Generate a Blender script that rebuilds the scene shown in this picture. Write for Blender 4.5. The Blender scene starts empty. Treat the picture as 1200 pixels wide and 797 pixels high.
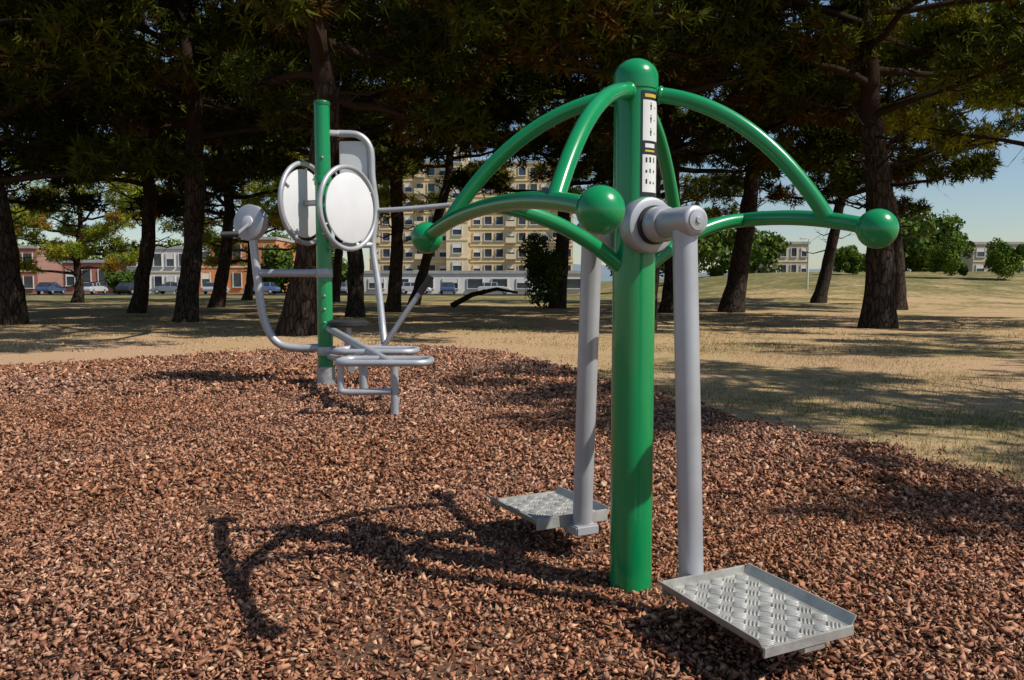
import bpy, bmesh, math, random
import numpy as np
from mathutils import Vector, Matrix, noise
random.seed(3); R = np.random.default_rng(7)
sc = bpy.context.scene
COL = sc.collection

# ---------------------------------------------------------------- materials
def mk(name):
    m = bpy.data.materials.new(name); m.use_nodes = True
    nt = m.node_tree; b = nt.nodes['Principled BSDF']; return m, nt, b
def link(nt, a, b): nt.links.new(a, b)
def noise_node(nt, scale, detail=4, rough=0.6, coord='Object', dist=0.0, vec=None):
    n = nt.nodes.new('ShaderNodeTexNoise'); n.inputs['Scale'].default_value = scale
    n.inputs['Detail'].default_value = detail; n.inputs['Roughness'].default_value = rough
    n.inputs['Distortion'].default_value = dist
    if vec is None:
        tc = nt.nodes.new('ShaderNodeTexCoord'); vec = tc.outputs[coord]
    link(nt, vec, n.inputs['Vector']); return n
def ramp(nt, fac, stops):
    r = nt.nodes.new('ShaderNodeValToRGB'); e = r.color_ramp.elements
    while len(e) < len(stops): e.new(0.5)
    for i, (p, c) in enumerate(stops):
        e[i].position = p; e[i].color = (c[0], c[1], c[2], 1)
    link(nt, fac, r.inputs['Fac']); return r
def bump(nt, b, h, strength=0.3, dist=0.02):
    n = nt.nodes.new('ShaderNodeBump'); n.inputs['Strength'].default_value = strength
    n.inputs['Distance'].default_value = dist
    link(nt, h, n.inputs['Height']); link(nt, n.outputs['Normal'], b.inputs['Normal'])
def simple(name, c, rough=0.5, metal=0.0, var=0.12, scale=6.0, bmp=0.0, coat=0.0):
    m, nt, b = mk(name)
    n = noise_node(nt, scale)
    lo = tuple(max(0, x*(1-var)) for x in c); hi = tuple(min(1, x*(1+var)) for x in c)
    r = ramp(nt, n.outputs['Fac'], [(0.3, lo), (0.7, hi)])
    link(nt, r.outputs['Color'], b.inputs['Base Color'])
    b.inputs['Metallic'].default_value = metal
    mr = nt.nodes.new('ShaderNodeMapRange'); mr.inputs['To Min'].default_value = max(0.02, rough-0.07)
    mr.inputs['To Max'].default_value = rough+0.07
    link(nt, n.outputs['Fac'], mr.inputs['Value']); link(nt, mr.outputs['Result'], b.inputs['Roughness'])
    b.inputs['Coat Weight'].default_value = coat
    if bmp > 0:
        n2 = noise_node(nt, scale*12, 3); bump(nt, b, n2.outputs['Fac'], bmp, 0.003)
    return m
M_green = simple('green_powder_coat', (0.003, 0.25, 0.075), 0.25, 0.0, 0.08, 3, 0.03, 0.3)
M_greenD = simple('green_cap', (0.004, 0.15, 0.045), 0.3, 0, 0.08, 3, 0.03, 0.2)
M_silver = simple('silver_paint', (0.44, 0.45, 0.47), 0.42, 0.35, 0.10, 5, 0.06)
M_alu = simple('cast_aluminium', (0.42, 0.41, 0.375), 0.46, 0.35, 0.28, 11, 0.3)
M_galv = simple('galvanised_steel', (0.42, 0.43, 0.44), 0.45, 0.6, 0.25, 14, 0.1)
M_grey = simple('light_grey_plastic', (0.70, 0.70, 0.71), 0.42, 0, 0.04, 4, 0.03)
M_black = simple('black_rubber', (0.02, 0.02, 0.02), 0.6, 0, 0.2, 8, 0.1)
M_labelb = simple('label_black', (0.015, 0.015, 0.017), 0.35, 0, 0.1, 9)
M_labelw = simple('label_white', (0.72, 0.72, 0.70), 0.4, 0, 0.04, 9)
M_labely = simple('label_yellow', (0.6, 0.42, 0.04), 0.4, 0, 0.05, 9)
M_glass = simple('window_glass', (0.04, 0.05, 0.06), 0.12, 0, 0.5, 0.4)
M_frame = simple('window_frame', (0.6, 0.6, 0.58), 0.5)
M_beige = simple('beige_render', (0.66, 0.47, 0.22), 0.85, 0, 0.1, 0.4, 0.2)
M_cream = simple('cream_panels', (0.72, 0.58, 0.36), 0.85, 0, 0.08, 0.4, 0.2)
M_pale = simple('pale_stone', (0.50, 0.43, 0.33), 0.85, 0, 0.08, 0.4, 0.2)
M_white = simple('white_render', (0.70, 0.66, 0.60), 0.85, 0, 0.08, 0.4, 0.2)
M_orange = simple('orange_render', (0.60, 0.23, 0.09), 0.85, 0, 0.12, 0.4, 0.2)
M_concrete = simple('concrete', (0.38, 0.36, 0.33), 0.9, 0, 0.15, 1.0, 0.2)
M_asph = simple('asphalt', (0.07, 0.07, 0.07), 0.9, 0, 0.2, 3, 0.2)
M_tyre = simple('tyre', (0.02, 0.02, 0.02), 0.8)

m, nt, b = mk('brick'); M_brick = m
bt = nt.nodes.new('ShaderNodeTexBrick'); tc = nt.nodes.new('ShaderNodeTexCoord')
mp = nt.nodes.new('ShaderNodeMapping'); mp.inputs['Rotation'].default_value = (math.pi/2, 0, 0)
link(nt, tc.outputs['Object'], mp.inputs['Vector']); link(nt, mp.outputs['Vector'], bt.inputs['Vector'])
bt.inputs['Scale'].default_value = 3
bt.inputs['Color1'].default_value = (0.45, 0.12, 0.08, 1); bt.inputs['Color2'].default_value = (0.36, 0.09, 0.06, 1)
bt.inputs['Mortar'].default_value = (0.3, 0.25, 0.2, 1)
link(nt, bt.outputs['Color'], b.inputs['Base Color']); b.inputs['Roughness'].default_value = 0.9

def bark(name, c1, c2):
    m, nt, b = mk(name)
    tc = nt.nodes.new('ShaderNodeTexCoord'); mp = nt.nodes.new('ShaderNodeMapping')
    mp.inputs['Scale'].default_value = (1, 1, 0.28); link(nt, tc.outputs['Object'], mp.inputs['Vector'])
    v = nt.nodes.new('ShaderNodeTexVoronoi'); v.feature = 'DISTANCE_TO_EDGE'; v.inputs['Scale'].default_value = 9
    link(nt, mp.outputs['Vector'], v.inputs['Vector'])
    n = noise_node(nt, 7, 3, 0.7, vec=mp.outputs['Vector'])
    r = ramp(nt, n.outputs['Fac'], [(0.3, c1), (0.7, c2)])
    mx = nt.nodes.new('ShaderNodeMix'); mx.data_type = 'RGBA'; mx.blend_type = 'MULTIPLY'; mx.inputs[0].default_value = 1
    rr = ramp(nt, v.outputs['Distance'], [(0.0, (0.25, 0.22, 0.2)), (0.12, (1, 1, 1))])
    link(nt, r.outputs['Color'], mx.inputs[6]); link(nt, rr.outputs['Color'], mx.inputs[7])
    link(nt, mx.outputs[2], b.inputs['Base Color']); b.inputs['Roughness'].default_value = 0.95
    b.inputs['Specular IOR Level'].default_value = 0.15
    bump(nt, b, rr.outputs['Color'], 0.8, 0.05); return m
M_bark = bark('pine_bark', (0.026, 0.019, 0.015), (0.074, 0.053, 0.040))
m, nt, b = mk('limb_bark'); b.inputs['Base Color'].default_value = (.032, .022, .016, 1); b.inputs['Roughness'].default_value = 1; M_limb = m
b.inputs['Specular IOR Level'].default_value = 0
m, nt, b = mk('dead_twigs'); b.inputs['Base Color'].default_value = (.055, .035, .022, 1); b.inputs['Roughness'].default_value = 1; M_twig = m
b.inputs['Specular IOR Level'].default_value = 0

def attr_mat(name, tint=(1, 1, 1), transl=0.0):
    m, nt, b = mk(name)
    a = nt.nodes.new('ShaderNodeAttribute'); a.attribute_name = 'col'
    mx = nt.nodes.new('ShaderNodeMix'); mx.data_type = 'RGBA'; mx.blend_type = 'MULTIPLY'; mx.inputs[0].default_value = 1
    mx.inputs[7].default_value = (*tint, 1); link(nt, a.outputs['Color'], mx.inputs[6])
    out = nt.nodes['Material Output']; nt.nodes.remove(b)
    d = nt.nodes.new('ShaderNodeBsdfDiffuse'); link(nt, mx.outputs[2], d.inputs['Color']); last = d.outputs[0]
    if transl > 0:
        t = nt.nodes.new('ShaderNodeBsdfTranslucent'); link(nt, mx.outputs[2], t.inputs['Color'])
        s = nt.nodes.new('ShaderNodeMixShader'); s.inputs[0].default_value = transl
        link(nt, last, s.inputs[1]); link(nt, t.outputs[0], s.inputs[2]); last = s.outputs[0]
    link(nt, last, out.inputs[0])
    return m
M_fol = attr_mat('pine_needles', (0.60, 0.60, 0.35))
M_folL = attr_mat('pine_needles_sunlit_tint', (2.7, 2.6, 1.1), 0.25)  # sunlight put into the tint: brighter copy of the needles for lit crowns
M_folM = attr_mat('leaves_mid', (1.15, 1.2, 0.75), 0.1)
M_chip = attr_mat('bark_chips', (1.28, 1.23, 1.15))
M_blade = attr_mat('grass_blades', (1.05, 1.02, 1), 0.15)

# ---------------------------------------------------------------- geometry helpers
def obj(name, V, F, mat=None, parent=None, smooth=False, loc=None):
    me = bpy.data.meshes.new(name); me.from_pydata([tuple(v) for v in V], [], [tuple(f) for f in F]); me.update()
    if smooth:
        me.shade_smooth()
    o = bpy.data.objects.new(name, me); COL.objects.link(o)
    if mat: me.materials.append(mat)
    if parent: o.parent = parent
    if loc is not None: o.location = loc
    return o
def empty(name, loc=(0, 0, 0), rz=0):
    e = bpy.data.objects.new(name, None); e.location = loc; e.rotation_euler = (0, 0, rz); e.empty_display_size = 0.2
    COL.objects.link(e); return e
def tri_mesh(name, V, mat, col=None, fsize=3, parent=None):
    nv = len(V); nf = nv//fsize
    me = bpy.data.meshes.new(name); me.vertices.add(nv); me.loops.add(nv); me.polygons.add(nf)
    me.vertices.foreach_set('co', V.astype(np.float32).ravel())
    me.loops.foreach_set('vertex_index', np.arange(nv, dtype=np.int32))
    me.polygons.foreach_set('loop_start', np.arange(nf, dtype=np.int32)*fsize)
    me.polygons.foreach_set('loop_total', np.full(nf, fsize, dtype=np.int32))
    me.update(calc_edges=True)
    if col is not None:
        a = me.attributes.new('col', 'FLOAT_COLOR', 'POINT')
        a.data.foreach_set('color', np.c_[col, np.ones(len(col))].astype(np.float32).ravel())
    me.materials.append(mat)
    if parent is False: return me
    o = bpy.data.objects.new(name, me); COL.objects.link(o)
    if parent: o.parent = parent
    return o
def catmull(P, n=8):
    P = [Vector(p) for p in P]; Q = [P[0]*2-P[1]] + P + [P[-1]*2-P[-2]]; out = []
    for i in range(1, len(Q)-2):
        p0, p1, p2, p3 = Q[i-1:i+3]
        for k in range(n):
            t = k/n
            out.append(0.5*((2*p1)+(p2-p0)*t+(2*p0-5*p1+4*p2-p3)*t*t+(3*p1-p0-3*p2+p3)*t**3))
    out.append(P[-1]); return out
def tube_geo(P, r, seg=16, cap=True, closed=False):
    P = [Vector(p) for p in P]; n = len(P)
    rr = r if isinstance(r, (list, tuple)) else [r]*n
    V = []; F = []
    T = []
    for i in range(n):
        if closed: d = P[(i+1) % n]-P[i-1]
        else: d = P[min(i+1, n-1)]-P[max(i-1, 0)]
        T.append(d.normalized())
    a = Vector((0, 0, 1)) if abs(T[0].z) < 0.9 else Vector((1, 0, 0))
    u = T[0].cross(a).normalized()
    for i in range(n):
        u = (u-T[i]*u.dot(T[i])).normalized(); w = T[i].cross(u)
        for k in range(seg):
            an = 2*math.pi*k/seg
            V.append(P[i]+(u*math.cos(an)+w*math.sin(an))*rr[i])
    m = n if closed else n-1
    for i in range(m):
        j = (i+1) % n
        for k in range(seg):
            k2 = (k+1) % seg
            F.append((i*seg+k, i*seg+k2, j*seg+k2, j*seg+k))
    if cap and not closed:
        F.append(tuple(range(seg))[::-1]); F.append(tuple((n-1)*seg+k for k in range(seg)))
    return V, F
def fixn(o, ang=40):
    bm = bmesh.new(); bm.from_mesh(o.data); bmesh.ops.recalc_face_normals(bm, faces=bm.faces)
    for e in bm.edges:
        if len(e.link_faces) == 2 and e.calc_face_angle(0) > math.radians(ang): e.smooth = False
    bm.to_mesh(o.data); bm.free()
def tube(name, P, r, mat, parent, seg=16, sm=0, closed=False):
    if sm: P = catmull(P, sm)
    V, F = tube_geo(P, r, seg, True, closed); o = obj(name, V, F, mat, parent, True); fixn(o); return o
def lathe(name, prof, mat, parent, origin=(0, 0, 0), axis=(0, 0, 1), seg=32):
    ax = Vector(axis).normalized(); a = Vector((0, 0, 1)) if abs(ax.z) < 0.9 else Vector((1, 0, 0))
    u = ax.cross(a).normalized(); w = ax.cross(u); o0 = Vector(origin); V = []; F = []
    for r, h in prof:
        for k in range(seg):
            an = 2*math.pi*k/seg; V.append(o0+ax*h+(u*math.cos(an)+w*math.sin(an))*max(r, 1e-4))
    for i in range(len(prof)-1):
        for k in range(seg):
            k2 = (k+1) % seg; F.append((i*seg+k, i*seg+k2, (i+1)*seg+k2, (i+1)*seg+k))
    F.append(tuple(range(seg))); F.append(tuple((len(prof)-1)*seg+k for k in range(seg)))
    o = obj(name, V, F, mat, parent, True); fixn(o); return o
def ball(name, c, r, mat, parent, seg=32):
    n = 16; return lathe(name, [(r*math.sin(math.pi*i/n), -r*math.cos(math.pi*i/n)) for i in range(n+1)], mat, parent, c, (0, 0, 1), seg)
def box(name, c, s, mat, parent, rz=0, bev=0.0, M=None):
    bm = bmesh.new(); bmesh.ops.create_cube(bm, size=1)
    for v in bm.verts: v.co = Vector((v.co.x*s[0], v.co.y*s[1], v.co.z*s[2]))
    if bev > 0: bmesh.ops.bevel(bm, geom=bm.edges[:], offset=bev, segments=2, affect='EDGES')
    me = bpy.data.meshes.new(name); bm.to_mesh(me); bm.free(); me.materials.append(mat)
    o = bpy.data.objects.new(name, me); COL.objects.link(o); o.parent = parent
    if M is not None: o.matrix_local = M
    else: o.location = c; o.rotation_euler = (0, 0, rz)
    return o
def rcirc(c, rx, ax1, ax2, n=48):
    c = Vector(c); a = Vector(ax1).normalized(); b2 = Vector(ax2).normalized()
    return [c+(a*math.cos(2*math.pi*i/n)+b2*math.sin(2*math.pi*i/n))*rx for i in range(n)]

# ---------------------------------------------------------------- terrain
def ss(a, b_, x):
    t = max(0, min(1, (x-a)/(b_-a))); return t*t*(3-2*t)
def H(x, y):
    z = 2.6*ss(38, 85, y)*ss(6, 30, x)
    z += 0.10*noise.noise(Vector((x*0.09, y*0.09, 0)))*ss(14, 25, y)
    return z
xs = sorted(set([-1500, -900, -500, -300, -200]+list(np.arange(-140, 141, 4.0))+[200, 300, 500, 900, 1500]))
ys = sorted(set([-200, -60, -20]+list(np.arange(-8, 150, 3.0))+[170, 200, 260, 350, 500, 800, 1400, 2500]))
V = [(x, y, H(x, y)) for y in ys for x in xs]; nx = len(xs)
F = [(j*nx+i, j*nx+i+1, (j+1)*nx+i+1, (j+1)*nx+i) for j in range(len(ys)-1) for i in range(nx-1)]
m, nt, b = mk('dry_grass'); M_grass = m
n1 = noise_node(nt, 0.26, 4, 0.6, dist=0.6); n2 = noise_node(nt, 2.2, 5, 0.75); n3 = noise_node(nt, 45, 3, 0.8)
mixf = nt.nodes.new('ShaderNodeMath'); mixf.operation = 'MULTIPLY_ADD'; mixf.inputs[1].default_value = 0.5
link(nt, n2.outputs['Fac'], mixf.inputs[0]); 
m2 = nt.nodes.new('ShaderNodeMath'); m2.operation = 'MULTIPLY'; m2.inputs[1].default_value = 0.5
link(nt, n1.outputs['Fac'], m2.inputs[0]); link(nt, m2.outputs[0], mixf.inputs[2])
tc = nt.nodes.new('ShaderNodeTexCoord'); sp = nt.nodes.new('ShaderNodeSeparateXYZ'); link(nt, tc.outputs['Object'], sp.inputs[0])
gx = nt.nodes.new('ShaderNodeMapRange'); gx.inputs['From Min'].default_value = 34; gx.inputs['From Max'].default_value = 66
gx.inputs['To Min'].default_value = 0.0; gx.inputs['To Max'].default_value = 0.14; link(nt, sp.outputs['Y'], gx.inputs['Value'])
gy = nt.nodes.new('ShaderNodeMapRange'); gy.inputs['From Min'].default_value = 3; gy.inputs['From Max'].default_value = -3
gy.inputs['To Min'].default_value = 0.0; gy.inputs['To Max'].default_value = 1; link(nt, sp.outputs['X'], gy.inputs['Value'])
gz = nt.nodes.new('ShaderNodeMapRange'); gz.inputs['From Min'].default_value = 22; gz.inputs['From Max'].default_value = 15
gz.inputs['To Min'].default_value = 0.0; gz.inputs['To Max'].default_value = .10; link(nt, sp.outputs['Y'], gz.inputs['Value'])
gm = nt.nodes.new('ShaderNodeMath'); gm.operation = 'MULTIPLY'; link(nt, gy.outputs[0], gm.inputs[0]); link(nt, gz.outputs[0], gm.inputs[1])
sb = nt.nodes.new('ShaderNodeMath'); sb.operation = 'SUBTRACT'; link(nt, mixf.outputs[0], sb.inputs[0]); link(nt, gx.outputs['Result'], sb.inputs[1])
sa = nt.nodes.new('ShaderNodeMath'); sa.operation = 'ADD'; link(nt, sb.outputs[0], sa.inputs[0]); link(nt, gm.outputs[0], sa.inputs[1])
r = ramp(nt, sa.outputs[0], [(0.30, (0.13, 0.135, 0.045)), (0.405, (0.28, 0.225, 0.10)), (0.49, (0.54, 0.375, 0.20)), (0.64, (0.56, 0.365, 0.235))])
mx = nt.nodes.new('ShaderNodeMix'); mx.data_type = 'RGBA'; mx.blend_type = 'MULTIPLY'; mx.inputs[0].default_value = 1
r3 = ramp(nt, n3.outputs['Fac'], [(0.3, (0.55, 0.57, 0.55)), (0.7, (1.15, 1.12, 1.08))])
link(nt, r.outputs['Color'], mx.inputs[6]); link(nt, r3.outputs['Color'], mx.inputs[7])
link(nt, mx.outputs[2], b.inputs['Base Color']); b.inputs['Roughness'].default_value = 0.95
b.inputs['Specular IOR Level'].default_value = 0.1
bump(nt, b, n3.outputs['Fac'], 0.6, 0.03)
ground = obj('grass_ground', V, F, M_grass, None, True)

OUT = [(-14, -4), (-14, 5), (-9.8, 9.6), (-6.9, 11.4), (-4.6, 13.7), (-2.6, 14.9), (-1.0, 14.7), (0.1, 12.7), (0.98, 10.2), (1.83, 7.3), (2.4, 5.9), (2.85, 5.0), (3.3, 3.6), (3.9, 1.5), (4.5, -4)]
OC = []
for p in catmull([(x, y, 0) for x, y in OUT], 24):
    OC.append((p.x+0.16*noise.noise(Vector((p.x*1.7, p.y*1.7, 1)))+0.07*noise.noise(Vector((p.x*6, p.y*6, 2))), p.y+0.16*noise.noise(Vector((p.x*1.7, p.y*1.7, 8)))+0.07*noise.noise(Vector((p.x*6, p.y*6, 5)))))
def inside_mask(X, Y, poly):
    ins = np.zeros(len(X), bool); n = len(poly); j = n-1
    for i in range(n):
        xi, yi = poly[i]; xj, yj = poly[j]
        c = ((yi > Y) != (yj > Y)) & (X < (xj-xi)*(Y-yi)/((yj-yi) if abs(yj-yi) > 1e-9 else 1e-9)+xi)
        ins ^= c; j = i
    return ins
m, nt, b = mk('mulch_base'); 
n1 = noise_node(nt, 60, 4, 0.8)
r = ramp(nt, n1.outputs['Fac'], [(0.35, (0.03, 0.017, 0.011)), (0.65, (0.20, 0.11, 0.07))])
link(nt, r.outputs['Color'], b.inputs['Base Color']); b.inputs['Roughness'].default_value = 0.95
b.inputs['Specular IOR Level'].default_value = 0.1
mulch = obj('bark_mulch', [(x, y, 0.012) for x, y in OC], [tuple(range(len(OC)))], m)
fixn(mulch)
if mulch.data.polygons[0].normal.z < 0: mulch.data.flip_normals()

def chips(name, dens, r0, y0, y1, seed, parent):
    g = np.random.default_rng(seed)
    xm = 0.72*y1+0.8; N = int(dens*(y1-y0)*2*xm)
    X = g.uniform(-xm, xm, N); Y = g.uniform(y0, y1, N)
    js = np.where(g.uniform(0, 1, N) < .15, .26, .05)
    jx = g.normal(0, 1, N)*js; jy = g.normal(0, 1, N)*js
    k = (np.abs(X) < 0.72*Y+0.8) & inside_mask(X+jx, Y+jy, OC)
    X = X[k]; Y = Y[k]; N = len(X)
    base = np.array([[1, -.1, .25], [-.5, .8, .3], [-.7, -.6, .2], [.8, .2, -.3], [-.3, .9, -.25], [-.9, -.5, -.3]], float)
    vv = base[None]*g.uniform(0.6, 1.3, (N, 6, 1)) + g.normal(0, 0.28, (N, 6, 3))
    sz = r0*np.clip(g.lognormal(0, 0.36, N), .45, 1.75)
    vv *= (np.c_[g.uniform(0.8, 1.6, N), g.uniform(0.55, 1.05, N), g.uniform(0.5, 1.1, N)]*sz[:, None])[:, None, :]
    th = g.uniform(0, 2*np.pi, N); ti = g.normal(0, 0.65, N); c, s = np.cos(ti), np.sin(ti)
    x, y, z = vv[..., 0].copy(), vv[..., 1].copy(), vv[..., 2].copy()
    x, z = x*c[:, None]-z*s[:, None], x*s[:, None]+z*c[:, None]
    t2 = g.normal(0, 0.5, N); c, s = np.cos(t2), np.sin(t2)
    y, z = y*c[:, None]-z*s[:, None], y*s[:, None]+z*c[:, None]
    c, s = np.cos(th), np.sin(th)
    x, y = x*c[:, None]-y*s[:, None], x*s[:, None]+y*c[:, None]
    hz = 0.017+0.013*np.sin(X*3.1+np.sin(Y*2.3)*1.5)*np.cos(Y*2.7+X)+0.008*np.sin(X*11+Y*3)*np.sin(Y*9-X*4)+g.uniform(0, 1.0, N)**1.5*r0*1.9
    P = np.stack([x+X[:, None], y+Y[:, None], z+hz[:, None]], -1)
    tri = np.array([[0, 1, 2], [3, 5, 4], [0, 3, 4], [0, 4, 1], [1, 4, 5], [1, 5, 2], [2, 5, 3], [2, 3, 0]])
    pal = np.array([[0.36, 0.175, 0.105], [0.28, 0.125, 0.075], [0.45, 0.24, 0.145], [0.19, 0.082, 0.05], [0.31, 0.19, 0.13], [0.54, 0.33, 0.21], [0.10, 0.05, 0.033]])
    ci = g.choice(len(pal), N, p=[.23, .22, .15, .16, .10, .05, .09]); C = pal[ci]*g.uniform(0.75, 1.2, (N, 1))
    pt = 0.5+0.5*np.sin(X*0.9+1.3*np.sin(Y*0.7))*np.cos(Y*1.1-0.5*X)
    gr_ = C.mean(1, keepdims=True); C = C*(1-.22*pt[:, None])+gr_*.22*pt[:, None]; C *= (0.90+.18*pt)[:, None]
    me = bpy.data.meshes.new(name); me.vertices.add(N*6); me.vertices.foreach_set('co', P.astype(np.float32).ravel())
    Fi = (tri[None]+(np.arange(N)*6)[:, None, None]).reshape(-1, 3); nf = len(Fi)
    me.loops.add(nf*3); me.polygons.add(nf)
    me.loops.foreach_set('vertex_index', Fi.astype(np.int32).ravel())
    me.polygons.foreach_set('loop_start', np.arange(nf, dtype=np.int32)*3); me.polygons.foreach_set('loop_total', np.full(nf, 3, dtype=np.int32))
    me.update(calc_edges=True)
    a = me.attributes.new('col', 'FLOAT_COLOR', 'POINT'); CC = np.repeat(C, 6, 0)
    a.data.foreach_set('color', np.c_[CC, np.ones(len(CC))].astype(np.float32).ravel())
    me.materials.append(M_chip); o = bpy.data.objects.new(name, me); COL.objects.link(o); o.parent = parent
    print(name, N)
chips('chips_near', 5600, 0.0098, 1.2, 4.2, 1, mulch)
chips('chips_mid', 2500, 0.0135, 4.2, 8.2, 2, mulch)
chips('chips_far', 950, 0.021, 8.2, 15.6, 3, mulch)

def blades(N, x0, x1, y0, y1, hmin, hmax, w, seed, green=0.35):
    g = np.random.default_rng(seed); X = g.uniform(x0, x1, N); Y = y0+(y1-y0)*g.uniform(0, 1, N)**1.5
    dn = np.sin(X*1.3+np.sin(Y*0.9)*2)*np.cos(Y*1.1+X*0.4)
    k = (~inside_mask(X+g.normal(0, .10, N), Y, OC)) & (g.uniform(0, 1, N) < 0.5+0.5*dn) & (np.abs(X) < 0.75*Y+1.5)
    X = X[k]; Y = Y[k]; dn = dn[k]; N = len(X)
    th = g.uniform(0, 2*np.pi, N); h = g.uniform(hmin, hmax, N)*(1+.5*dn); ln = g.uniform(0.1, 1.1, N)*h; ww = w*g.uniform(.6, 1.4, N)
    Z = np.array([H(a, b_) for a, b_ in zip(X, Y)])
    th2 = g.uniform(0, 2*np.pi, N)
    A = np.c_[X-np.cos(th)*ww, Y-np.sin(th)*ww, Z]; B = np.c_[X+np.cos(th)*ww, Y+np.sin(th)*ww, Z]
    T = np.c_[X+np.cos(th2)*ln, Y+np.sin(th2)*ln, Z+h]
    V = np.stack([A, B, T], 1).reshape(-1, 3)
    gp = np.exp(-((X-4.2)/2.0)**2-((Y-7.6)/2.4)**2)
    gr = g.uniform(0, 1, N) < (green*(0.45+0.5*np.clip(np.sin(X*0.7+1)*np.cos(Y*0.6), -0.6, 1)+1.3*gp))
    C = np.where(gr[:, None], np.array([0.14, 0.18, 0.055]), np.array([0.52, 0.385, 0.21]))*g.uniform(0.65, 1.25, (N, 1))
    return V, np.repeat(C, 3, 0)
V1, C1 = blades(120000, 0.5, 10, 4.0, 16, 0.012, 0.045, 0.003, 11, 0.5)
V2, C2 = blades(45000, -16, 16, 14, 32, 0.02, 0.06, 0.009, 12, 0.4)
tri_mesh('grass_blades', np.r_[V1, V2], M_blade, np.r_[C1, C2], 3, ground)

# ---------------------------------------------------------------- main equipment
A = math.radians
PX, PY = 0.457, 3.0
t = Vector((0.435, -0.9, 0)).normalized(); n_ = Vector((-t.y, t.x, 0)) * 1.0
E = empty('pendulum_exercise_machine', (PX, PY, 0))
prof = [(0.0795, -0.1), (0.0795, 1.880), (0.0825, 1.882), (0.0835, 1.887), (0.0835, 1.925)]
for i in range(1, 11):
    a = i/10*math.pi/2; prof.append((0.0835*math.cos(a), 1.925+0.074*math.sin(a)))
lathe('post', prof, M_green, E, seg=48)
rb = 0.028
for sd in (-1, 1):
    nn = n_*sd; tag = 'right' if sd > 0 else 'left'
    hd, hl, z0 = (0.530, 0.635, 1.354) if sd > 0 else (0.575, 0.68, 1.366)
    bl = 0.075
    mid = nn*hd
    def bz(s): return z0+bl*(1-abs(s)**2.2)
    bp = []
    for i in range(17):
        s = -1+2*i/16; p = mid+t*(hl*s)+Vector((0, 0, bz(s))); bp.append(p)
    tube(f'handle_bar_{tag}', bp, rb, M_green, E, 20, 3)
    ball(f'grip_ball_{tag}_a', bp[0], 0.066, M_green, E); ball(f'grip_ball_{tag}_b', bp[-1], 0.066, M_green, E)
    for q in (-1, 1):
        s = q*0.43/hl
        e = mid+t*(0.43*q)+Vector((0, 0, bz(s)))
        d = Vector((e.x, e.y, 0)); L = d.length; dn = d/L
        p0 = dn*0.06+Vector((0, 0, 1.868)); p1 = dn*(L*0.62)+Vector((0, 0, 1.825)); 
        pts = []
        for i in range(21):
            u = i/20; pts.append(p0*(1-u)**2+p1*2*u*(1-u)+e*u*u)
        tube(f'arch_{tag}_{"a" if q<0 else "b"}', pts, rb, M_green, E, 20)
        d0 = (pts[1]-pts[0]).normalized()
        lathe('weld_collar', [(rb+.001, 0), (rb+.005, .004), (rb+.005, .010), (rb+.001, .016)], M_green, E, pts[0]+d0*0.022, d0, 24)
    e = mid+Vector((0, 0, bz(0))); s0 = nn*0.06+Vector((0, 0, 1.235)); c1 = nn*0.30+Vector((0, 0, 1.415))
    tube(f'strut_{tag}', [s0*(1-u)**2+c1*2*u*(1-u)+e*u*u for u in [i/14 for i in range(15)]], rb*0.97, M_green, E, 20)
za = 1.383
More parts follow.
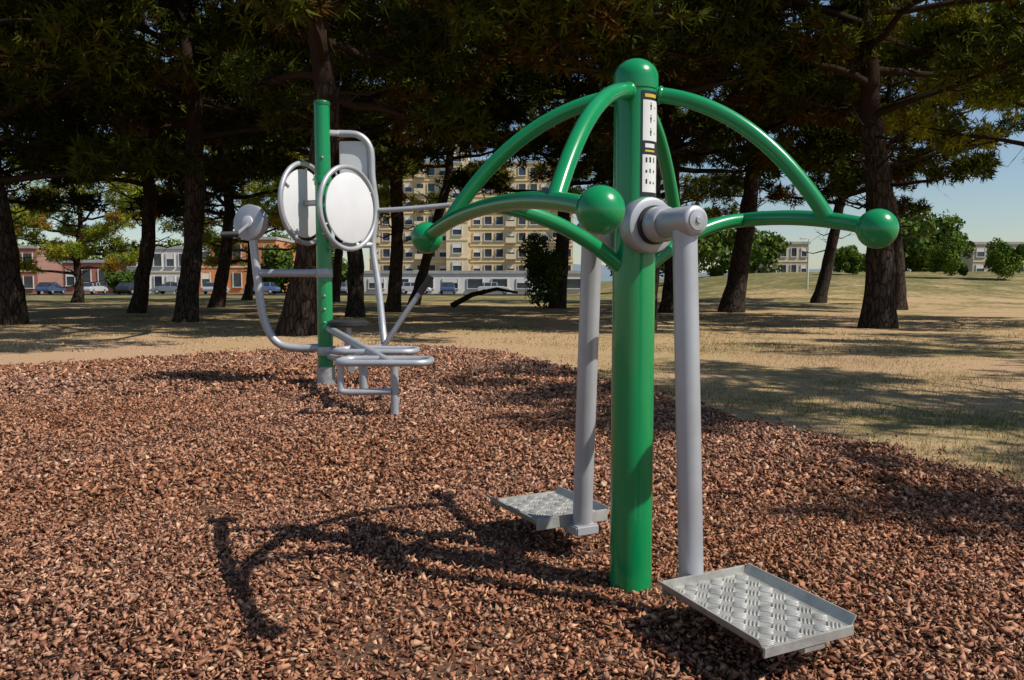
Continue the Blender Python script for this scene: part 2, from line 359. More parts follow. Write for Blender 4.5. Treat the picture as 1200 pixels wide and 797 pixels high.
for sd in (-1, 1):
    tag = 'near' if sd > 0 else 'far'; tt = t*sd; nn = n_
    O = Vector((0, 0, za))
    lathe(f'flange_{tag}', [(0.085, 0.045), (0.097, 0.05), (0.102, 0.056), (0.102, 0.108), (0.098, 0.116), (0.088, 0.12), (0.06, 0.12)], M_silver, E, O, tt, 40)
    lathe(f'flange_gap_{tag}', [(0.07, 0.12), (0.07, 0.135)], M_black, E, O, tt, 32)
    lathe(f'bearing_{tag}', [(0.060, 0.135), (0.064, 0.14), (0.064, 0.19), (0.057, 0.2)], M_silver, E, O, tt, 32)
    lathe(f'axle_hub_{tag}', [(0.048, 0.2), (0.051, 0.205), (0.051, 0.355), (0.047, 0.362), (0.038, 0.366)], M_silver, E, O, tt, 32)
    lathe(f'hub_cap_{tag}', [(0.036, 0.366), (0.034, 0.371), (0.012, 0.373), (0.010, 0.378)], M_galv, E, O, tt, 24)
    top = tt*0.30+Vector((0, 0, za-0.02)); bot = tt*0.365+Vector((0, 0, 0.14))
    tube(f'swing_arm_{tag}', [top, bot], 0.042, M_silver, E, 28)
    Mx = Matrix((( nn.x, tt.x, 0, 0), (nn.y, tt.y, 0, 0), (0, 0, 1, 0), (0, 0, 0, 1)))
    c = tt*0.635+nn*(0.025*sd)+Vector((0, 0, 0.157))
    Mx = Matrix.Translation(c) @ Mx @ Matrix.Rotation(math.radians(-1.5), 4, 'X')
    pl = bpy.data.objects.new(f'footplate_{tag}', None); COL.objects.link(pl); pl.parent = E; pl.matrix_local = Mx
    w, l = 0.165, 0.23
    th = 0.007
    sec = [(-w-0.022, 0.034), (-w-0.004, 0.004), (-w+0.004, 0), (w-0.004, 0), (w+0.004, 0.004), (w+0.022, 0.034)]
    lo = [(x, z-th) for x, z in sec]
    lo[0] = (sec[0][0]-0.006, sec[0][1]-0.001); lo[-1] = (sec[-1][0]+0.006, sec[-1][1]-0.001)
    ring = sec+lo[::-1]; V = []; 
    for yy in (-l, l):
        V += [(x, yy, z) for x, z in ring]
    k = len(ring); F = [(i, (i+1) % k, k+(i+1) % k, k+i) for i in range(k)]
    m6 = len(sec)
    for i in range(m6-1):
        F.append((i, i+1, k-2-i, k-1-i)); F.append((k+i, k+k-1-i, k+k-2-i, k+i+1))
    o = obj('tray', V, F, M_alu, pl); fixn(o)
    for yy, hh in ((-l-0.004, 0.03), (l+0.004, 0.012)):
        box('end_lip', (0, yy, hh/2-0.012), (2*w+0.02, 0.008, hh+0.02), M_alu, pl, 0, 0.002)
    bm = bmesh.new()
    nxr, nyr = 6, 8
    for i in range(nxr):
        for j in range(nyr):
            cx = -w+0.03+i*(2*w-0.06)/(nxr-1); cy = -l+0.03+j*(2*l-0.06)/(nyr-1)
            a = math.radians(45 if (i+j) % 2 else -45)
            for dx in (-0.017, -0.0057, 0.0057, 0.017):
                Mt = Matrix.Translation((cx-math.sin(a)*dx, cy+math.cos(a)*dx, 0.0)) @ Matrix.Rotation(a, 4, 'Z') @ Matrix.Diagonal((0.025, 0.0048, 0.0058, 1))
                bmesh.ops.create_icosphere(bm, subdivisions=2, radius=1, matrix=Mt)
    me = bpy.data.meshes.new('tread_ribs'); bm.to_mesh(me); bm.free(); me.shade_smooth(); me.materials.append(M_alu)
    o = bpy.data.objects.new('tread_ribs', me); COL.objects.link(o); o.parent = pl
    box('outer_stop', (0.02, l-0.02, -0.028), (0.09, 0.05, 0.032), M_alu, pl, 0, 0.006)
    box('support_beam', (-0.025*sd, -0.08, -0.029), (0.07, 0.36, 0.04), M_alu, pl, 0, 0.005)
    box('arm_foot', (-0.025*sd, -l-0.04, -0.027), (0.11, 0.10, 0.042), M_silver, pl, 0, 0.006)
def patch(name, a0, a1, z0, z1, r, mat):
    n = 10; V = []; F = []
    for zz in (z0, z1):
        for i in range(n+1):
            a = a0+(a1-a0)*i/n; V.append((r*math.sin(a), -r*math.cos(a), zz))
    F = [(i, i+1, n+2+i, n+1+i) for i in range(n)]
    return obj(name, V, F, mat, E)
rl = 0.0808
patch('label', A(6), A(68), 1.49, 1.868, rl, M_labelb)
patch('label_panel', A(11), A(62), 1.69, 1.835, rl+.0006, M_labelw)
patch('label_panel', A(11), A(62), 1.505, 1.64, rl+.0006, M_labelw)
patch('label_title', A(16), A(56), 1.845, 1.857, rl+.0006, M_labely)
patch('label_title', A(18), A(50), 1.665, 1.680, rl+.0006, M_labelw)
patch('label_title', A(18), A(50), 1.650, 1.657, rl+.0006, M_labely)
g = random.Random(5)
for zz in (1.800, 1.755, 1.708):
    patch('pictogram', A(33), A(36.5), zz, zz+0.020, rl+.0011, M_labelb)
    patch('pictogram', A(32), A(37.5), zz+.012, zz+0.017, rl+.0013, M_labelb)
    patch('pictogram', A(33.4), A(36), zz+0.022, zz+0.027, rl+.0011, M_labelb)
    patch('pictogram', A(45), A(52), zz+.008, zz+0.010, rl+.0011, M_labelb)
for zz in (1.612, 1.575, 1.535):
    for aa in (22, 34, 47):
        patch('pictogram', A(aa-g.uniform(1.5, 3)), A(aa+g.uniform(1.5, 3)), zz, zz+g.uniform(.008, .02), rl+.0011, M_labelb)

# ---------------------------------------------------------------- second equipment
E2 = empty('multi_station_exercise_machine', (-2.144, 9.13, 0))
lathe('ground_sleeve', [(0.105, -0.1), (0.105, 0.235), (0.09, 0.245)], M_galv, E2)
lathe('post', [(0.087, 0.2), (0.087, 3.20)], M_green, E2)
pf = [(0.093, 3.19), (0.094, 3.2), (0.094, 3.225)]+[(0.094*math.cos(i/5*math.pi/2), 3.225+0.025*math.sin(i/5*math.pi/2)) for i in range(1, 6)]
lathe('post_cap', pf, M_greenD, E2)
for zz in (0.42, 1.31, 2.35): lathe('clamp_band', [(0.093, zz-.05), (0.096, zz-.045), (0.096, zz+.045), (0.093, zz+.05)], M_green if zz > 2 else M_silver, E2)
for zz in (0.75, 0.9, 1.05, 1.75, 2.6): lathe('bolt', [(0.014, 0.085), (0.014, 0.097), (0.009, 0.10)], M_galv, E2, (0, 0, zz), (0.2, -1, 0), 8)
def wheel(c, nrm, tag):
    nrm = Vector(nrm).normalized(); c = Vector(c)
    a = nrm.cross(Vector((0, 0, 1))).normalized(); b2 = nrm.cross(a)
    tube(f'wheel_rim_{tag}', rcirc(c, 0.455, a, b2), 0.028, M_silver, E2, 14, 0, True)
    lathe(f'wheel_disc_{tag}', [(0.38, -0.012), (0.39, -0.008), (0.39, 0.008), (0.38, 0.012)], M_grey, E2, c+nrm*0.02, nrm, 48)
    for k in range(4):
        an = k*math.pi/2+0.5; d = a*math.cos(an)+b2*math.sin(an)
        tube(f'wheel_spoke_{tag}', [c+d*0.34, c+d*0.45], 0.012, M_silver, E2, 8)
    tube(f'wheel_axle_{tag}', [(0, 0, c.z), c], 0.035, M_silver, E2, 12)
wheel((-0.235, 0.13, 2.11), (-0.93, 0.37, 0), 'left')
wheel((0.32, -0.16, 2.03), (0.86, -0.50, 0), 'right')
box('back_panel', (0.27, 0.42, 2.62), (0.34, 0.03, 0.5), M_grey, E2, 0, 0.012)
tube('back_frame', [(0.1, 0.36, 2.95), (0.34, 0.38, 2.93), (0.47, 0.4, 2.78), (0.49, 0.4, 2.45), (0.53, 0.4, 2.05), (0.49, 0.38, 1.65), (0.56, 0.3, 1.2), (0.62, 0.2, 0.75), (0.66, 0.1, 0.5)], 0.04, M_silver, E2, 16, 8)
tube('panel_mount', [(0.02, 0.05, 2.9), (0.1, 0.36, 2.95)], 0.035, M_silver, E2, 12)
tube('frame_mount', [(0.0, 0.02, 1.62), (0.49, 0.38, 1.65)], 0.035, M_silver, E2, 12)
tube('pull_bar', [(0.5, 0.38, 2.05), (0.9, 0.35, 2.07), (1.42, 0.30, 2.11)], 0.03, M_silver, E2, 14, 4)
tube('left_arm', [(0.0, 0, 0.46), (-0.32, 0, 0.45), (-0.56, 0, 0.52), (-0.70, 0, 0.78), (-0.76, 0, 1.2), (-0.81, 0, 1.75)], 0.046, M_silver, E2, 16, 8)
tube('left_brace', [(0.0, 0, 1.31), (-0.74, 0, 1.31)], 0.045, M_silver, E2, 16)
lathe('arm_pad', [(0.18, -0.05), (0.205, -0.04), (0.205, 0.04), (0.18, 0.05)], M_silver, E2, (-0.83, 0.0, 1.88), (-0.35, -0.93, 0.1), 36)
lathe('arm_pad_centre', [(0.07, 0.05), (0.07, 0.065), (0.05, 0.07)], M_grey, E2, (-0.83, 0.0, 1.88), (-0.35, -0.93, 0.1), 24)
tube('crank_handle', [(-0.83, -0.06, 1.86), (-0.95, -0.12, 1.74)], 0.022, M_silver, E2, 10)
tube('crank_grip', [(-0.93, -0.12, 1.745), (-1.10, -0.2, 1.735)], 0.034, M_black, E2, 12)
lathe('seat', [(0.17, 0.70), (0.22, 0.72), (0.22, 0.76), (0.19, 0.78)], M_black, E2, (0.28, -0.1, 0), (0, 0, 1), 30)
lathe('seat_post', [(0.04, 0.35), (0.04, 0.70)], M_silver, E2, (0.28, -0.1, 0), (0, 0, 1), 14)
tube('seat_beam', [(0, 0, 0.42), (0.28, -0.1, 0.42), (0.66, 0.05, 0.45)], 0.045, M_silver, E2, 14)
tube('lever', [(0.66, -0.2, 0.42), (0.95, -0.25, 0.85), (1.17, -0.28, 1.15)], 0.03, M_silver, E2, 12, 4)
tube('lever_grip', [(1.12, -0.275, 1.08), (1.25, -0.29, 1.27)], 0.038, M_black, E2, 12)
tube('main_beam', [(0.05, -0.05, 0.68), (1.115, -2.2, 0.47)], 0.042, M_silver, E2, 16)
tube('beam_lower', [(0.05, -0.05, 0.36), (0.66, -1.6, 0.42), (0.70, -2.0, 0.42)], 0.035, M_silver, E2, 14, 5)
tube('front_leg', [(1.115, -2.2, 0.5), (1.115, -2.2, -0.05)], 0.036, M_silver, E2, 16)
lathe('leg_foot', [(0.05, 0.0), (0.05, 0.03), (0.04, 0.035)], M_galv, E2, (1.115, -2.2, 0), (0, 0, 1), 20)
def rrect(x0, x1, y0, y1, z, r, tilt=0):
    P = []
    for cx, cy, s in ((x1-r, y1-r, 0), (x0+r, y1-r, 90), (x0+r, y0+r, 180), (x1-r, y0+r, 270)):
        for k in range(7):
            a = math.radians(s+15*k); P.append((cx+r*math.cos(a), cy+r*math.sin(a), z+tilt*(cy+r*math.sin(a)-y0)))
    return P
tube('foot_rest_loop', rrect(0.62, 1.42, -2.3, -1.9, 0.50, 0.12), 0.03, M_silver, E2, 14, 0, True)
tube('foot_rest_loop_rear', rrect(0.42, 1.2, -1.5, -1.1, 0.53, 0.12), 0.03, M_silver, E2, 14, 0, True)
tube('lower_step', [(0.66, -2.25, 0.48), (0.655, -2.25, 0.30), (0.70, -2.25, 0.245), (1.09, -2.22, 0.245)], 0.03, M_silver, E2, 14, 5)
lathe('rear_foot', [(0.045, -0.05), (0.045, 0.55)], M_silver, E2, (0.62, -1.0, 0), (0, 0, 1), 14)

# ---------------------------------------------------------------- trees
def crown_variant(seed, Rr=5.6, Hh=9.0, dens=1.0, nl=26, keep=1.0):
    g = np.random.default_rng(seed); rnd = random.Random(seed)
    BV = []; BF = []
    def addtube(P, r, seg=7):
        V, F = tube_geo(P, r, seg, False); o = len(BV); BV.extend(V); BF.extend([tuple(i+o for i in f) for f in F])
    stem = [Vector((0.25*math.sin(i*0.8+seed), 0.25*math.cos(i*0.7+seed)-0.25*math.cos(seed), Hh*0.92*i/8)) for i in range(9)]
    stem[0] = Vector((0, 0, -0.3))
    addtube(stem, [0.25*(1-0.85*i/8) for i in range(9)], 10)
    clumps = []; twigs = []
    for i in range(nl):
        u = (i+0.5)/nl; z0 = Hh*(0.0+0.88*u); az = i*2.39996+rnd.uniform(-.4, .4)
        prof = (0.66+0.52*math.sin(math.pi*min(1, u*0.95+0.12))) if u < 0.8 else 0.85-(u-0.8)*2.0
        L = Rr*prof*rnd.uniform(0.72, 1.05)
        up = rnd.uniform(0.0, 0.38)+0.35*u
        k = min(8, z0/(Hh*0.92)*8); kk = int(k); s0 = stem[kk].lerp(stem[min(8, kk+1)], k-kk)
        d = Vector((math.cos(az), math.sin(az), 0)); side = Vector((-d.y, d.x, 0)); bend = rnd.uniform(-0.25, 0.25)
        pts = []
        for j in range(7):
            f = j/6; pts.append(s0+d*(L*f)+side*(bend*L*f*f)+Vector((0, 0, L*up*(f**1.4)*0.9-0.35*f+rnd.uniform(-.12, .12)*(j > 0))))
        addtube(pts, [0.10*(1-0.85*j/6)*(1.2-0.5*u) for j in range(7)], 5)
        clumps.append((pts[-1], rnd.uniform(.6, .9)))
        for j in range(2, 6):
            for q in range(2):
                p0 = pts[j].lerp(pts[j+1], rnd.random()); a2 = az+rnd.choice((-1, 1))*rnd.uniform(.5, 1.2)
                l2 = L*rnd.uniform(.16, .34)*(1.1-j*0.08); d2 = Vector((math.cos(a2), math.sin(a2), rnd.uniform(-.1, .5)))
                e = p0+d2*l2; mid = p0.lerp(e, .5)+Vector((0, 0, -.08)); addtube([p0, mid, e], [.03, .02, .01], 4)
                if rnd.random() > keep: continue
                clumps.append((e, rnd.uniform(.5, .9)))
                if rnd.random() < .65*keep: clumps.append((mid+Vector((rnd.uniform(-.4, .4), rnd.uniform(-.4, .4), rnd.uniform(0, .4))), rnd.uniform(.4, .7)))
        for q in range(8):
            p0 = pts[rnd.randint(0, 3)].lerp(pts[4], rnd.random()*0.6)
            dd = Vector((rnd.gauss(0, 1), rnd.gauss(0, 1), rnd.gauss(-.2, .5))).normalized()*rnd.uniform(.4, 1.2)
            twigs.append((p0, p0+dd))
    Vs = []; Cs = []
    for c, r in clumps:
        N = int(135*dens*(r/.6)**2)
        dr = g.normal(0, 1, (N, 3)); dr /= np.linalg.norm(dr, axis=1)[:, None]
        nt_ = 14; tc_ = g.normal(0, 1, (nt_, 3)); tc_ /= np.linalg.norm(tc_, axis=1)[:, None]; tc_ *= (r*g.uniform(.35, 1.05, nt_))[:, None]; tc_[:, 2] *= 0.6
        ti = g.integers(0, nt_, N)
        P = np.array(c)[None]+tc_[ti]+dr*(r*0.15)*g.uniform(0, 1, (N, 1))
        dirn = dr+tc_[ti]/r*0.6+np.array([0, 0, .15]); dirn /= np.linalg.norm(dirn, axis=1)[:, None]
        L = g.uniform(.18, .36, N)[:, None]; sd = np.cross(dirn, g.normal(0, 1, (N, 3))); sd /= np.linalg.norm(sd, axis=1)[:, None]
        w = g.uniform(.022, .045, N)[:, None]
        tri = np.stack([P-sd*w, P+sd*w, P+dirn*L], 1); Vs.append(tri.reshape(-1, 3))
        hue = g.uniform(0, 1); base = np.array([0.05, 0.075, 0.022])*(1-hue)+np.array([0.125, 0.13, 0.035])*hue
        tv = g.uniform(.6, 1.35, nt_)[ti]
        col = base[None]*tv[:, None]*g.uniform(.8, 1.2, (N, 1))
        if g.uniform() < .10: col = col*0+np.array([0.12, .07, .03])*g.uniform(.7, 1.2, (N, 1))
        Cs.append(np.repeat(col, 3, 0))
    V = np.concatenate(Vs); C = np.concatenate(Cs)
    fol = tri_mesh(f'foliage_{seed}', V, M_fol, C, 3, False)
    tw = []
    for p, e in twigs:
        p = np.array(p); e = np.array(e); s = np.cross(e-p, g.normal(0, 1, 3)); s = s/np.linalg.norm(s)*.013
        tw += [p-s, p+s, e]
        for _ in range(2):
            f = g.uniform(.3, .9); q = p+(e-p)*f; e2 = q+g.normal(0, .22, 3); s = np.cross(e2-q, g.normal(0, 1, 3)); s = s/np.linalg.norm(s)*.01
            tw += [q-s, q+s, e2]
    twm = tri_mesh(f'twigs_{seed}', np.array(tw), M_twig, None, 3, False)
    me = bpy.data.meshes.new(f'limbs_{seed}'); me.from_pydata([tuple(v) for v in BV], [], BF); me.materials.append(M_limb); me.shade_smooth()
    return fol, me, twm
CV = [crown_variant(s) for s in (21, 22, 23)]+[crown_variant(31, dens=.9, nl=22, keep=.65)]
def tree(x, y, r, zc, dx=0, dy=0, s=1.0, var=0, rot=0, fm=None, name='pine_tree', sz=1.0, bend=0.3):
    z0 = H(x, y); T = empty(name, (x, y, z0))
    n = 14; P = []; rr = []
    rnd = random.Random(int(x*77+y*13))
    rt = 0.25*s
    for i in range(n+1):
        f = i/n; z = -0.3+(zc+0.3)*f; k = f**1.2
        P.append((dx*k+bend*math.sin(math.pi*f)*rnd.uniform(.7, 1)*0.6, dy*k, z))
        rr.append((r*(1-f)+rt*f)*(1+0.40*math.exp(-max(0, z)*2.6)) * (1+0.04*math.sin(i*2.3+x)))
    o = tube('trunk', P, rr, M_bark, T, 18)
    for v in o.data.vertices:
        a = noise.noise(Vector((v.co.x*4+x, v.co.y*4, v.co.z*1.2)))*0.10; 
        v.co.x += a*0.5; v.co.y += a*0.5
    for me, nm in zip(CV[var], ('foliage', 'limbs', 'twigs')):
        me2 = me.copy()
        c = bpy.data.objects.new(nm, me2); COL.objects.link(c); c.parent = T
        c.location = (P[-1][0], P[-1][1], zc-0.1); c.rotation_euler = (0, 0, rot); c.scale = (s, s, s*sz)
        if nm == 'foliage' and fm: me2.materials[0] = fm
    BV = []; BF = []
    for i in range(10):
        f = rnd.uniform(.45, 1); k = f**1.2; a = rnd.uniform(0, 6.28); L = rnd.uniform(.5, 2.2)
        p = Vector((dx*k, dy*k, zc*f)); e = p+Vector((math.cos(a)*L, math.sin(a)*L, rnd.uniform(-.1, .6)*L)); mm = p.lerp(e, .5)+Vector((0, 0, -.12*L))
        V, F = tube_geo([p, mm, e], [.045, .03, .008], 5, False); o2 = len(BV); BV += V; BF += [tuple(q+o2 for q in ff) for ff in F]
        for j in range(3):
            q0 = mm.lerp(e, rnd.random()); q1 = q0+Vector((rnd.gauss(0, .4), rnd.gauss(0, .4), rnd.gauss(0.1, .25)))
            V, F = tube_geo([q0, q1], [.014, .004], 4, False); o2 = len(BV); BV += V; BF += [tuple(q+o2 for q in ff) for ff in F]
    obj('dead_branches', BV, BF, M_limb, T, True)
    return T
TR = [
 (-15.0, 23.7, .40, 4.4, -.3, 0, 1.05, 0, 0.3, M_fol),
 (-15.6, 33.0, .28, 5.0, .8, 0, 1.05, 1, 1.3, M_fol),
 (-15.9, 42.7, .35, 5.2, .9, 0, 1.1, 2, 2.3, M_fol),
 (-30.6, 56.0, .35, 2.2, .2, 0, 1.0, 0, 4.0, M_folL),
 (-5.1, 18.7, .38, 5.6, 1.0, -0.6, 1.05, 1, 0.2, M_fol),
 (-5.9, 30.0, .30, 5.8, -.4, 0, 1.1, 2, 0.9, M_fol),
 (-5.4, 36.0, .30, 7.0, .2, 0, 1.1, 0, 2.0, M_fol),
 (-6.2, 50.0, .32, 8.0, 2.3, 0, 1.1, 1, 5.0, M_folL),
 (3.45, 21.5, .34, 5.6, .2, 0, 1.05, 2, 1.7, M_fol),  # added to shade the left grass; trunk hidden behind the near post
 (6.6, 34.0, .32, 5.4, .2, 0, 1.1, 1, 1.7, M_fol),
 (2.3, 41.0, .4, 6.0, .3, 0, 1.15, 0, 3.3, M_fol),
 (9.6, 35.0, .48, 6.6, .9, 0, 1.15, 1, 3.9, M_fol),
 (18.4, 48.0, .38, 6.2, 1.2, 0, 1.1, 2, 2.7, M_fol),
 (10.2, 22.2, .42, 6.0, -.4, 0, 1.05, 0, 5.4, M_fol),
 (19.3, 40.0, .42, 5.6, -.5, 0, 1.0, 1, 0.4, M_fol),
 (17.4, 25.0, .40, 4.7, .2, 0, 0.95, 2, 4.4, M_folL),
 (-24.5, 36.0, .35, 4.6, 0, 0, 1.1, 1, 2.9, M_fol),
 (-21.5, 29.0, .33, 4.8, 0, 0, 1.0, 2, 5.9, M_fol),
 (-40.0, 52.0, .35, 4.5, 0, 0, 1.15, 0, 1.1, M_folM),
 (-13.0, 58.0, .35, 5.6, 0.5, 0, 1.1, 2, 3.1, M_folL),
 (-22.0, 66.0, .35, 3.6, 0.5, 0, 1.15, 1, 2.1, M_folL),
 (9.5, 58.0, .33, 5.0, 0.3, 0, 1.1, 2, 4.1, M_folM),
 (-10.5, 25.5, .32, 6.0, .5, 0, 1.05, 0, 0.1, M_fol),
 (10.6, 4.6, .26, 5.2, 0, 0, .62, 3, 0.5, M_fol),
 (8.6, 6.6, .24, 5.6, 0, 0, .50, 3, 2.5, M_fol),
 (18.0, 11.5, .35, 5.5, 0, 0, .85, 3, 0.5, M_fol),
]
for a in TR:
    x, y, r, zc, dx, dy, s, var, rot, fm = a
    tree(x, y, r, zc, dx, dy, s, var, rot, fm)
T = empty('fallen_branch', (-1.6, 42, 0)); tube('limb', [(-1.6, 0, .1), (-.5, 0, .7), (.8, 0, 1.0), (1.9, .2, .8)], [.16, .14, .1, .06], M_bark, T, 10)

def leaf_cloud(g, c, rad, N, size, col0, col1):
    c = np.array(c, float); rad = np.array(rad, float); nl = 26
    lc = g.normal(0, 1, (nl, 3)); lc /= np.linalg.norm(lc, axis=1)[:, None]; lc *= g.uniform(.35, .85, (nl, 1)); lr = g.uniform(.2, .42, nl)
    k = g.integers(0, nl, N); d = g.normal(0, 1, (N, 3)); d /= np.linalg.norm(d, axis=1)[:, None]
    P = c+(lc[k]+d*lr[k][:, None]*g.uniform(.6, 1.08, (N, 1)))*rad
    P[:, 2] = np.maximum(P[:, 2], c[2]-rad[2]*0.98)
    a = g.normal(0, 1, (N, 3)); a /= np.linalg.norm(a, axis=1)[:, None]; b2 = np.cross(a, d); b2 /= (np.linalg.norm(b2, axis=1)[:, None]+1e-6)
    s = size*g.uniform(.6, 1.4, (N, 1))
    tri = np.stack([P-a*s*.5, P+a*s*.5, P+b2*s], 1).reshape(-1, 3)
    hv = g.uniform(0, 1, nl)[k][:, None]; col = (np.array(col0)*(1-hv)+np.array(col1)*hv)*g.uniform(.75, 1.25, (N, 1))
    return tri, np.repeat(col, 3, 0)
g = np.random.default_rng(5)
for x, y, r in ((37.3, 68, 1.8), (40.6, 66, 1.9), (31, 74, 1.5)):
    v, c = leaf_cloud(g, (0, 0, r*0.95), (r, r, r), 7000, .16, (.05, .09, .025), (.12, .16, .04))
    o = tri_mesh('round_bush', v, M_folM, c); o.location = (x, y, H(x, y))
Vs = []; Cs = []
for x, y, r, h in [(46, 95, 5, 4.2), (53, 102, 5.5, 4.6), (63, 140, 7, 2.6), (74, 140, 7, 2.4), (84, 142, 8, 2.6), (94, 140, 8, 3), (33, 110, 5, 3), (26, 100, 5, 3.4), (20, 92, 5, 4.2), (14, 90, 5, 4.2),
                   (-38, 130, 6, 5), (-46, 135, 7, 5), (-58, 132, 7, 5), (-68, 132, 7, 5), (-84, 130, 8, 6), (-31, 106, 3, 3.4), (-24, 104, 4, 3), (-96, 125, 8, 7), (98, 108, 8, 3), (-50.5, 104, 2.2, 2.0), (-66, 104, 2.0, 2.0)]:
    v, c = leaf_cloud(g, (x, y, H(x, y)+h*.95), (r, r*.8, h), 3500, .5, (.045, .08, .025), (.10, .13, .04)); Vs.append(v); Cs.append(c)
tri_mesh('distant_trees', np.concatenate(Vs), M_folM, np.concatenate(Cs))
v, c = leaf_cloud(g, (0, 0, 2.0), (1.15, 1.1, 2.2), 6000, .14, (.035, .055, .02), (.07, .10, .03))
o = tri_mesh('ivy_bush', v, M_folM, c); o.location = (1.6, 40.8, 0)

# ---------------------------------------------------------------- buildings
def building(name, x0, x1, y, z0, h, wall, floors, cols, depth=12, balc=False, wfrac=(.5, .5)):
    B = empty(name, ((x0+x1)/2, y, z0)); W = x1-x0
    box('walls', (0, depth/2, h/2), (W, depth, h), wall, B)
    box('parapet', (0, depth/2, h+.2), (W+.3, depth+.3, .4), M_concrete, B)
    fh = h/floors; cw = W/cols
    for f in range(floors):
        zb = fh*f
        for c_ in range(cols):
            xc = -W/2+cw*(c_+.5); ww = cw*wfrac[0]; wh = fh*wfrac[1]
            box('window_glass', (xc, -.01, zb+fh*.52), (ww, .06, wh), M_glass, B)
            for sx in (-1, 1): box('window_frame', (xc+sx*(ww/2+.05), -.05, zb+fh*.52), (.1, .14, wh+.2), M_frame, B)
            box('window_sill', (xc, -.1, zb+fh*.52-wh/2-.06), (ww+.3, .26, .12), M_frame, B)
            if (c_*7+f*3) % 3 == 0: box('roller_shutter', (xc, -.06, zb+fh*.52+wh*.28), (ww-.04, .05, wh*.42), M_white, B)
            if balc and c_ % 4 == 0: 
                box('balcony', (xc, -.45, zb+.25), (cw*.9, .8, .18), M_concrete, B)
                box('balcony_front', (xc, -.86, zb+.7), (cw*.9, .08, .75), M_cream, B)
        if f: box('floor_band', (0, -.04, zb), (W+.02, .1, .22), M_cream, B)
    return B
building('apartment_block', -21, 9, 118, 0, 19.0, M_beige, 8, 18, 14, True, (.6, .48))
building('stair_tower', -9.6, -6.4, 116.9, 0, 21, M_cream, 8, 1, 4, False, (.4, .5))
building('low_white_building', -20, 10, 108, 0, 2.8, M_white, 1, 9, 6, False, (.6, .45))
building('orange_building', -44, -33.0, 112, 0, 7.6, M_orange, 2, 5, 12)
building('white_building', -53, -44.4, 110, 0, 6.2, M_white, 2, 5, 10, False, (.6, .55))
building('brick_house', -63, -54, 112, 0, 4.4, M_brick, 1, 4, 10)
building('brick_house', -82, -66.5, 112, 0, 6.4, M_brick, 2, 6, 10)
building('beige_house', 41.0, 47.5, 128, 2.4, 5.4, M_pale, 2, 4, 9)
building('beige_house', 72, 86, 125, 2.4, 5.2, M_pale, 2, 6, 9)
obj('car_park_road', [(-110, 96, .13), (5, 96, .13), (5, 107, .13), (-110, 107, .13)], [(0, 1, 2, 3)], M_asph)
def car(x, y, rz, colr):
    C = empty('parked_car', (x, y, 0.13), rz)
    mp_ = simple('car_paint', colr, .25, .2, .05, 2, 0, .6)
    pr = [(-2.05, .35), (-2.1, .6), (-2.02, .88), (-1.75, .95), (1.0, .98), (1.85, .82), (2.08, .62), (2.1, .35)]
    V = []; n = len(pr)
    for yy in (-.86, .86): V += [(a, yy, z) for a, z in pr]
    F = [tuple(range(n))[::-1], tuple(range(n, 2*n))]+[(i, (i+1) % n, n+(i+1) % n, n+i) for i in range(n)]
    o = obj('body', V, F, mp_, C); fixn(o)
    md = o.modifiers.new('b', 'BEVEL'); md.width = .07; md.segments = 3
    gl = [(-1.85, .94, .80), (-1.35, 1.40, .64), (.25, 1.42, .64), (1.05, .96, .80)]
    V = [(a, -w, z) for a, z, w in gl]+[(a, w, z) for a, z, w in gl]
    o = obj('windows', V, [(3, 2, 1, 0), (4, 5, 6, 7), (0, 1, 5, 4), (1, 2, 6, 5), (2, 3, 7, 6), (3, 0, 4, 7)], M_glass, C); fixn(o)
    box('roof', (-.55, 0, 1.44), (1.66, 1.26, .06), mp_, C, 0, .02)
    for a in (-1.3, -.4, .35): 
        for s in (-1, 1): tube('pillar', [(a, s*.81, .95), (a*0.9-.02, s*.655, 1.42)], .035, mp_, C, 6)
    for a in (-1.28, 1.28):
        for s in (-1, 1):
            lathe('wheel', [(.2, 0), (.31, .02), (.31, .19), (.2, .21)], M_tyre, C, (a, s*.78-.105, .31), (0, 1, 0), 16)
            lathe('hubcap', [(.19, -.01), (.17, -.02)] if s < 0 else [(.19, .22), (.17, .23)], M_silver, C, (a, s*.78-.105, .31), (0, 1, 0), 12)
cols = [(.55, .55, .57), (.06, .10, .2), (.6, .6, .6), (.03, .03, .035), (.22, .24, .27), (.5, .5, .52), (.1, .17, .34), (.65, .65, .65), (.25, .27, .3)]
rnd = random.Random(9)
xx = -66
k = 0
while xx < -2:
    car(xx, 99.0+rnd.uniform(-.4, .4), math.radians(90+rnd.uniform(-4, 4)) if rnd.random() < .55 else math.radians(rnd.choice((0, 180))), cols[k % len(cols)]); k += 1
    xx += rnd.uniform(3.6, 6.0) if rnd.random() < .8 else 9
L = empty('street_lamp', (22.2, 60, H(22.2, 60)))
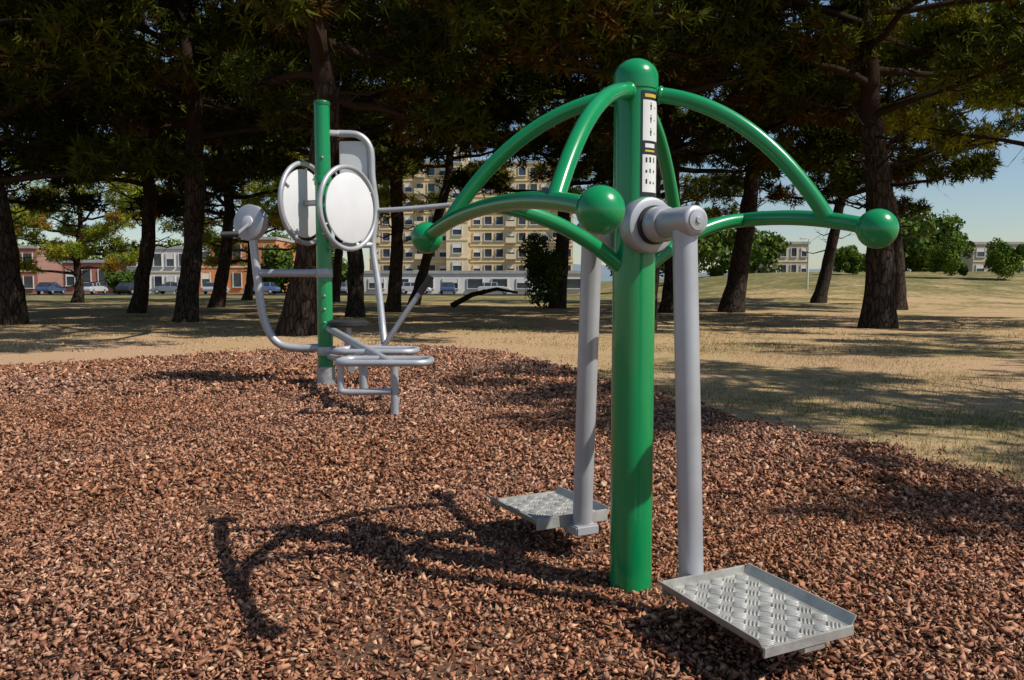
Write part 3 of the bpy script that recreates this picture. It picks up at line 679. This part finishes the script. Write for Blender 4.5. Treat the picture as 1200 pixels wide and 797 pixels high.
M_lamp = simple('lamp_pole_paint', (.5, .58, .5), .5)
tube('pole', [(0, 0, 0), (0, 0, 3.6)], [.07, .05], M_lamp, L, 12); tube('arm', [(0, 0, 3.6), (.05, 0, 3.75), (-.25, 0, 3.8)], .03, M_lamp, L, 8, 4)
box('lamp_head', (-.4, 0, 3.78), (.5, .2, .1), M_grey, L, 0, .03)
Vs = []; n = 90
for i in range(n+1):
    x = -1200+2400*i/n; z = 30+34*noise.noise(Vector((x*.004, 0, 3)))+10*noise.noise(Vector((x*.02, 0, 1)))
    Vs += [(x, 1300, -5), (x, 1500, max(4, z))]
F = [(2*i, 2*i+2, 2*i+3, 2*i+1) for i in range(n)]
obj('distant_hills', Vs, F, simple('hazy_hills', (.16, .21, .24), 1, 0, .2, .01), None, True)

# ---------------------------------------------------------------- light, world, camera
to_sun = Vector((0.926, -0.375, 0)).normalized()*math.cos(A(49.7)); to_sun.z = math.sin(A(49.7))
sl = bpy.data.lights.new('sun', 'SUN'); sl.energy = 4.9; sl.angle = A(.5); sl.color = (1, .95, .87)
so = bpy.data.objects.new('sun', sl); COL.objects.link(so); so.rotation_euler = (-to_sun).to_track_quat('-Z', 'Y').to_euler()
w = bpy.data.worlds.new('World'); sc.world = w; w.use_nodes = True; nt = w.node_tree
sky = nt.nodes.new('ShaderNodeTexSky'); sky.sky_type = 'NISHITA'; sky.sun_disc = False
sky.sun_elevation = A(49.7); sky.sun_rotation = A(112); sky.air_density = 1.1; sky.dust_density = .4; sky.ozone_density = 3.0
bg = nt.nodes['Background']; bg.inputs['Strength'].default_value = 0.10; nt.links.new(sky.outputs[0], bg.inputs[0])
cam = bpy.data.cameras.new('camera'); cam.lens = 28; cam.sensor_width = 36; cam.clip_end = 6000; cam.clip_start = .05
co = bpy.data.objects.new('camera', cam); COL.objects.link(co); co.location = (0, 0, 1.165); co.rotation_euler = (A(90-3.895), 0, 0)
sc.camera = co
sc.view_settings.view_transform = 'Standard'; sc.view_settings.look = 'None'; sc.view_settings.exposure = 0
